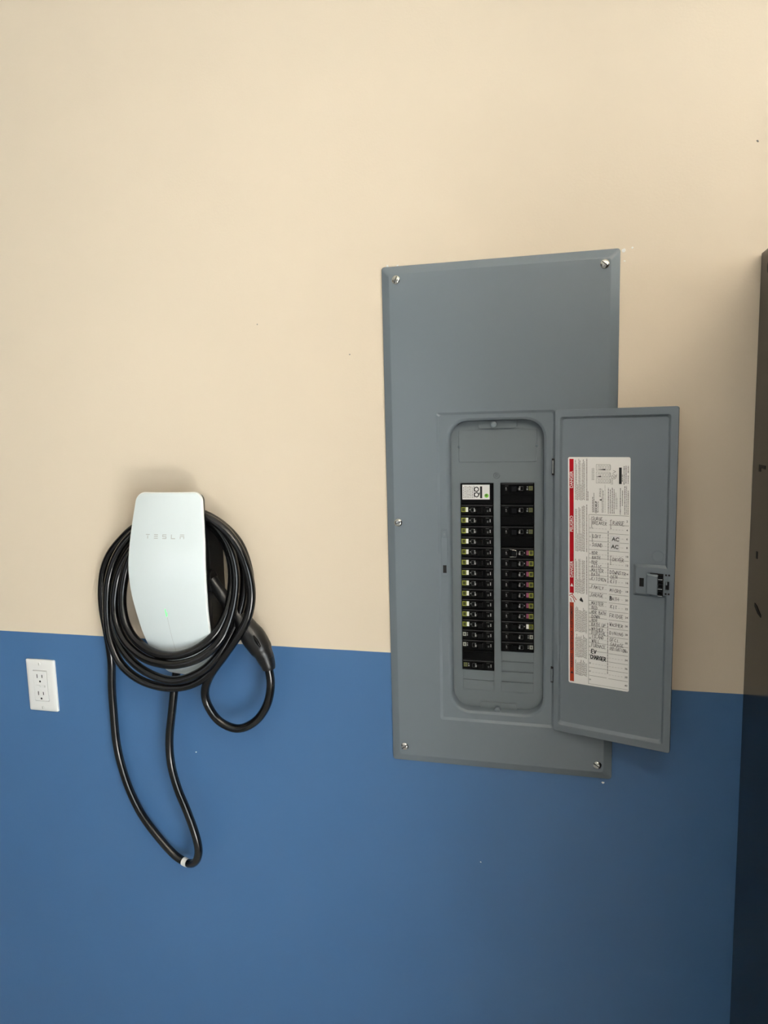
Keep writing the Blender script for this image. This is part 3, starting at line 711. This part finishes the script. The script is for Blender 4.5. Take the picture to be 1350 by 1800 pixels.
# word on the glass, drawn as bars laid on the curved face
lt = MB()
def bar(x0, x1, za, zb):
    lt.add([(x0, facey(x0, za, .00025), za), (x1, facey(x1, za, .00025), za), (x1, facey(x1, zb, .00025), zb), (x0, facey(x0, zb, .00025), zb)], [(0, 1, 2, 3)])
ls = .0175; bw = .0014; h0, h1 = .4318, .4398
for i, ch in enumerate('TESLA'):
    a = CX - .0392 + i*ls; b = a + .0082; mz = (h0+h1)/2
    if ch == 'T': bar(a, b, h1-bw, h1); bar((a+b)/2-bw/2, (a+b)/2+bw/2, h0, h1-.0026)
    if ch == 'E': bar(a, b, h1-bw, h1); bar(a, b, mz-bw/2, mz+bw/2); bar(a, b, h0, h0+bw)
    if ch == 'S': bar(a, b, h1-bw, h1); bar(a, a+bw, mz, h1-bw); bar(a, b, mz-bw/2, mz+bw/2); bar(b-bw, b, h0+bw, mz); bar(a, b, h0, h0+bw)
    if ch == 'L': bar(a, a+bw, h0, h1); bar(a, b, h0, h0+bw)
    if ch == 'A': bar(a, b, h1-bw, h1); bar(a, b, mz-bw/2+.0004, mz+bw/2+.0004); bar(a, a+bw, h0, mz); bar(b-bw, b, h0, mz)
tag(lt.build('lettering', M['logo_grey'], faceplate, fn=CF), kind='stuff')
def onface(name, x, w2, za, zb, m, off=.0003, n=8):
    q = MB(); l = [za + (zb-za)*i/n for i in range(n+1)]
    q.loops([[(x-w2, facey(x, z, off), z), (x+w2, facey(x, z, off), z)] for z in l])
    return q.build(name, M[m], faceplate, fn=CF)
onface('status_light', -.4030, .0007, .2855, .3010, 'green_led')
onface('status_light', -.4008, .0004, .2870, .2950, 'green_led')
onface('seam_line', -.4016, .00035, .2050, .2840, 'seam_grey')

# ================================================================== charging cable
CP = [(-0.4275,-0.0300,0.1721),(-0.4320,-0.0320,0.1434),(-0.4366,-0.0340,0.1145),(-0.4427,-0.0360,0.0735),(-0.4516,-0.0380,0.0165),(-0.4504,-0.0400,-0.0352),(-0.4382,-0.0420,-0.0849),(-0.4201,-0.0440,-0.1280),(-0.4043,-0.0450,-0.1730),(-0.3978,-0.0450,-0.2090),(-0.4042,-0.0420,-0.2340),(-0.4193,-0.0340,-0.2507),(-0.4359,-0.0260,-0.2576),(-0.4518,-0.0210,-0.2568),(-0.4714,-0.0180,-0.2487),(-0.5012,-0.0160,-0.2220),(-0.5400,-0.0140,-0.1770),(-0.5652,-0.0140,-0.1278),(-0.5814,-0.0140,-0.0764),(-0.5916,-0.0140,-0.0196),(-0.5930,-0.0140,0.0524),(-0.5920,-0.0150,0.1009),(-0.5873,-0.0160,0.1600),(-0.5901,-0.0170,0.2120),(-0.5961,-0.0180,0.2657),(-0.5958,-0.0180,0.3071),(-0.5883,-0.0180,0.3484),(-0.5709,-0.0180,0.3838),(-0.5438,-0.0180,0.4131),(-0.5057,-0.0180,0.4421),(-0.4478,-0.0180,0.4618),(-0.3931,-0.0160,0.4708),(-0.3524,-0.0140,0.4631),(-0.3183,-0.0130,0.4424),(-0.2882,-0.0130,0.4087),(-0.2717,-0.0160,0.3622),(-0.2667,-0.0240,0.3200),(-0.2712,-0.0360,0.2842),(-0.2890,-0.0480,0.2392),(-0.3223,-0.0580,0.1883),(-0.3693,-0.0640,0.1480),(-0.4261,-0.0660,0.1346),(-0.4835,-0.0680,0.1452),(-0.5267,-0.0660,0.1729),(-0.5507,-0.0600,0.2100),(-0.5626,-0.0520,0.2498),(-0.5653,-0.0460,0.2919),(-0.5604,-0.0420,0.3372),(-0.5440,-0.0380,0.3825),(-0.5158,-0.0340,0.4196),(-0.4734,-0.0320,0.4501),(-0.4205,-0.0320,0.4672),(-0.3659,-0.0320,0.4730),(-0.3288,-0.0300,0.4578),(-0.2987,-0.0300,0.4300),(-0.2799,-0.0300,0.3922),(-0.2724,-0.0340,0.3441),(-0.2761,-0.0440,0.2971),(-0.2956,-0.0580,0.2431),(-0.3300,-0.0720,0.1927),(-0.3699,-0.0800,0.1663),(-0.4137,-0.0840,0.1571),(-0.4663,-0.0820,0.1709),(-0.5083,-0.0720,0.1945),(-0.5405,-0.0580,0.2272),(-0.5568,-0.0450,0.2631),(-0.5612,-0.0360,0.3011),(-0.5570,-0.0300,0.3403),(-0.5424,-0.0240,0.3798),(-0.5155,-0.0200,0.4139),(-0.4779,-0.0180,0.4424),(-0.4096,-0.0500,0.4697),(-0.3562,-0.0500,0.4701),(-0.3189,-0.0500,0.4490),(-0.2954,-0.0500,0.4172),(-0.2837,-0.0500,0.3798),(-0.2806,-0.0540,0.3376),(-0.2869,-0.0660,0.2863),(-0.3033,-0.0820,0.2414),(-0.3394,-0.0960,0.2103),(-0.3848,-0.1000,0.1958),(-0.4241,-0.0980,0.1949),(-0.4648,-0.0900,0.2020),(-0.5056,-0.0780,0.2239),(-0.5313,-0.0660,0.2553),(-0.5403,-0.0580,0.2903),(-0.5375,-0.0520,0.3288),(-0.5259,-0.0480,0.3645),(-0.5032,-0.0460,0.3984),(-0.4697,-0.0460,0.4301),(-0.4246,-0.0460,0.4614),(-0.3691,-0.0480,0.4697),(-0.3323,-0.0420,0.4509),(-0.3093,-0.0380,0.4203),(-0.2963,-0.0380,0.3825),(-0.2935,-0.0440,0.3403),(-0.2976,-0.0600,0.2929),(-0.3149,-0.0760,0.2531),(-0.3450,-0.0880,0.2269),(-0.3807,-0.0930,0.2123),(-0.4172,-0.0920,0.2088),(-0.4528,-0.0880,0.2165),(-0.4860,-0.0800,0.2346),(-0.5078,-0.0720,0.2615),(-0.5180,-0.0640,0.2962),(-0.5180,-0.0560,0.3326),(-0.5090,-0.0520,0.3691),(-0.4899,-0.0500,0.4060),(-0.4576,-0.0500,0.4419),(-0.4037,-0.0600,0.4678),(-0.3551,-0.0620,0.4738),(-0.3210,-0.0620,0.4634),(-0.2924,-0.0620,0.4437),(-0.2690,-0.0620,0.4144),(-0.2541,-0.0620,0.3777),(-0.2470,-0.0620,0.3406),(-0.2488,-0.0620,0.3062),(-0.2600,-0.0640,0.2706),(-0.2865,-0.0660,0.2317),(-0.3177,-0.0640,0.1929),(-0.3443,-0.0580,0.1588),(-0.3592,-0.0520,0.1248),(-0.3548,-0.0480,0.0936),(-0.3345,-0.0440,0.0635),(-0.2976,-0.0420,0.0518),(-0.2598,-0.0420,0.0711),(-0.2347,-0.0430,0.1065),(-0.2243,-0.0450,0.1474),(-0.2268,-0.0460,0.1821)]
KL = (-.396, -.02, Z0 + .47)
cable = thing('charging_cable', 'thick black charging cable coiled in loops around the white wall charger', 'cable', KL)
KF = wallc(KL)
path = smooth_path(CP, .006)
tube(path, .0081, 16).build('hose', M['cable'], cable, 60, fn=KF)
HP = [(-.3350, -.045, .3465), (-.3153, -.045, .3179), (-.2935, -.045, .2890), (-.2740, -.045, .2634), (-.2588, -.045, .2431), (-.2448, -.045, .2229), (-.2353, -.045, .2057), (-.2300, -.045, .1920)]
hp = smooth_path(HP, .003); RT = [(0, .0115), (.2, .0120), (.40, .0145), (.52, .0200), (.66, .0232), (.80, .0215), (.90, .0170), (1, .0150)]
def hr(t):
    for (a, ra), (b, rb_) in zip(RT[:-1], RT[1:]):
        if a <= t <= b:
            k = (t-a)/(b-a); k = k*k*(3-2*k); return ra + (rb_-ra)*k
    return RT[-1][1]
tube(hp, hr, 20).build('connector_handle', M['black_plastic'], cable, 50, fn=KF)
cp = smooth_path([(-.2322, -.045, .1985), (-.2300, -.045, .1920), (-.2278, -.045, .1850), (-.2265, -.045, .1770)], .002)
tube(cp, lambda t: .0168 - .0052*t, 20).build('cable_collar', M['black_plastic'], cable, 50, fn=KF)
bt_ = tube(smooth_path([(-.2450, -.0655, .2480), (-.2385, -.0662, .2370), (-.2325, -.0650, .2265)], .002), lambda t: .0010 + .0022*math.sin(math.pi*t), 10)
bt_.build('release_button', M['toggle'], cable, 50, fn=KF)
# printed white wrap label near the lowest bend: a sleeve just outside the hose
i0 = min(range(len(path)), key=lambda i: (path[i] - Vector((-.4425, -.0225, -.2590))).length)
sl = tube([path[i] for i in range(i0-1, i0+2)], .0084, 16)
sl.build('wrap_label', M['tag_white'], cable, 60, fn=KF)

# ================================================================== outlet
OL = (-.7723, 0, Z0 + .0917)
outlet = thing('power_outlet', 'white ground-fault outlet with screwed wall plate on the blue paint', 'outlet', OL)
OF = lambda v: (v[0], v[1], v[2])
pl = MB(); pl.loops([lift(rrect(-.0357, .0357, -.0572, .0572, .003, 4), 0), lift(rrect(-.0357, .0357, -.0572, .0572, .003, 4), -.0030), lift(rrect(-.0335, .0335, -.0550, .0550, .004, 4), -.0052), lift(rrect(-.0268, .0268, -.0480, .0480, .004, 4), -.0060),
                     lift(rrect(-.0176, .0176, -.0344, .0344, .0015, 4), -.0060), lift(rrect(-.0175, .0175, -.0343, .0343, .0015, 4), -.0006)], False, False)
pl.build('wall_plate', M['white_plastic'], outlet, 35)
rc = MB(); rc.loops([lift(rrect(-.0163, .0163, -.0331, .0331, .0015, 4), 0), lift(rrect(-.0163, .0163, -.0331, .0331, .0015, 4), -.0072), lift(rrect(-.0150, .0150, -.0318, .0318, .0015, 4), -.0082)], False, True)
face = rc.build('receptacle_face', M['white_plastic'], outlet, 35)
for zc in (.0190, -.0190):
    for xo, hh in ((-.0062, .0042), (.0060, .0034)):
        MB().box(xo-.0009, xo+.0009, -.0084, -.0080, zc+.0030-hh, zc+.0030+hh).build('blade_slot', M['ink'], face)
    g = MB(); g.disc(.0002, zc-.0085, .0022, -.0084, -.0080, 12); g.build('ground_hole', M['black_void'], face)
MB().box(-.0100, -.0005, -.0096, -.0081, -.0026, .0026, .0006).build('test_button', M['white_plastic'], face)
MB().box(.0010, .0085, -.0096, -.0081, -.0026, .0026, .0006).build('reset_button', M['white_plastic'], face)
for zc in (.0012, -.0012): MB().box(.0105, .0118, -.0084, -.0081, zc-.0006, zc+.0006).build('status_light', M['ink_dark_fine'], face)
for zc in (.0485, -.0485):
    s = MB(); s.disc(0, zc, .0032, -.0074, -.0056, 12, .0008); so = s.build('screw', M['white_plastic'], outlet, 40)
    MB().box(-.0004, .0004, -.0076, -.0072, zc-.0026, zc+.0026).build('screw_slot', M['ink_fine'], so)

# ================================================================== black cabinet at the edge of the picture
BL = (.93, -.37, 0); DEP = .74; BX0, BX1, BH = .5995, 1.26, Z0 + .8740
cab = thing('storage_cabinet', 'tall black steel storage cabinet standing against the wall beside the breaker panel', 'cabinet', BL)
CB = rel(BL)
sp = MB()
sp.box(BX0, BX0+.02, -DEP, -.003, 0.0, BH)
side = sp.build('side_panel', M['cabinet'], cab, fn=CB)
MB().box(BX1-.02, BX1, -DEP, -.003, 0, BH).build('side_panel', M['cabinet'], cab, fn=CB)
MB().box(BX0+.02, BX1-.02, -.012, -.003, .05, BH).build('back_panel', M['cabinet'], cab, fn=CB)
MB().box(BX0+.02, BX1-.02, -DEP+.02, -.012, BH-.02, BH).build('top_panel', M['cabinet'], cab, fn=CB)
MB().box(BX0+.02, BX1-.02, -DEP+.02, -.012, .05, .07).build('bottom_panel', M['cabinet'], cab, fn=CB)
for x0, x1, hx in ((BX0+.021, (BX0+BX1)/2-.002, (BX0+BX1)/2-.035), ((BX0+BX1)/2+.002, BX1-.021, (BX0+BX1)/2+.035)):
    dr = MB().box(x0, x1, -DEP, -DEP+.02, .052, BH-.004, .002).build('door', M['cabinet'], cab, fn=CB)
    MB().box(hx-.008, hx+.008, -DEP-.025, -DEP, .95, 1.15, .004).build('handle', M['zinc'], dr, fn=CB)
def slot(pts):
    s = MB(); s.loops([[(BX0-.0006, y, z+Z0) for y, z in pts], [(BX0+.001, y, z+Z0) for y, z in pts]], True, True)
    s.build('mounting_slot', M['black_void'], side, fn=CB)
nn = 12
slot([(-.0440 + .0060*math.cos(2*math.pi*i/nn), .8458 + .0085*math.sin(2*math.pi*i/nn)) for i in range(nn)])
slot([(-.0390, .5535), (-.0390, .5430), (-.0480, .5430), (-.0480, .5490), (-.0720, .5480), (-.0720, .5535)])
slot([(-.0440, .4190), (-.0440, .4080), (-.0500, .4080), (-.0500, .4190)])
slot([(-.0470, .3375), (-.0590, .3360), (-.0820, .3270), (-.0820, .3235), (-.0640, .3255), (-.0470, .3320)])

# ================================================================== ceiling lamp, out of view, the room's warm light
LL = (0.9, -1.5, H)
lamp = thing('ceiling_lamp', 'white LED strip lamp mounted on the garage ceiling', 'lamp', LL)
MB().box(-.62, .62, -.07, .07, -.05, 0).build('lamp_housing', M['white_plastic'], lamp)
MB().box(-.60, .60, -.06, .06, -.075, -.0501).build('lamp_diffuser', M['lamp_diffuser'], lamp)
area('lamp_light', (LL[0], LL[1], H - .085), (0, 0, 0), 1.18, .11, 16, (1.0, .88, .74))
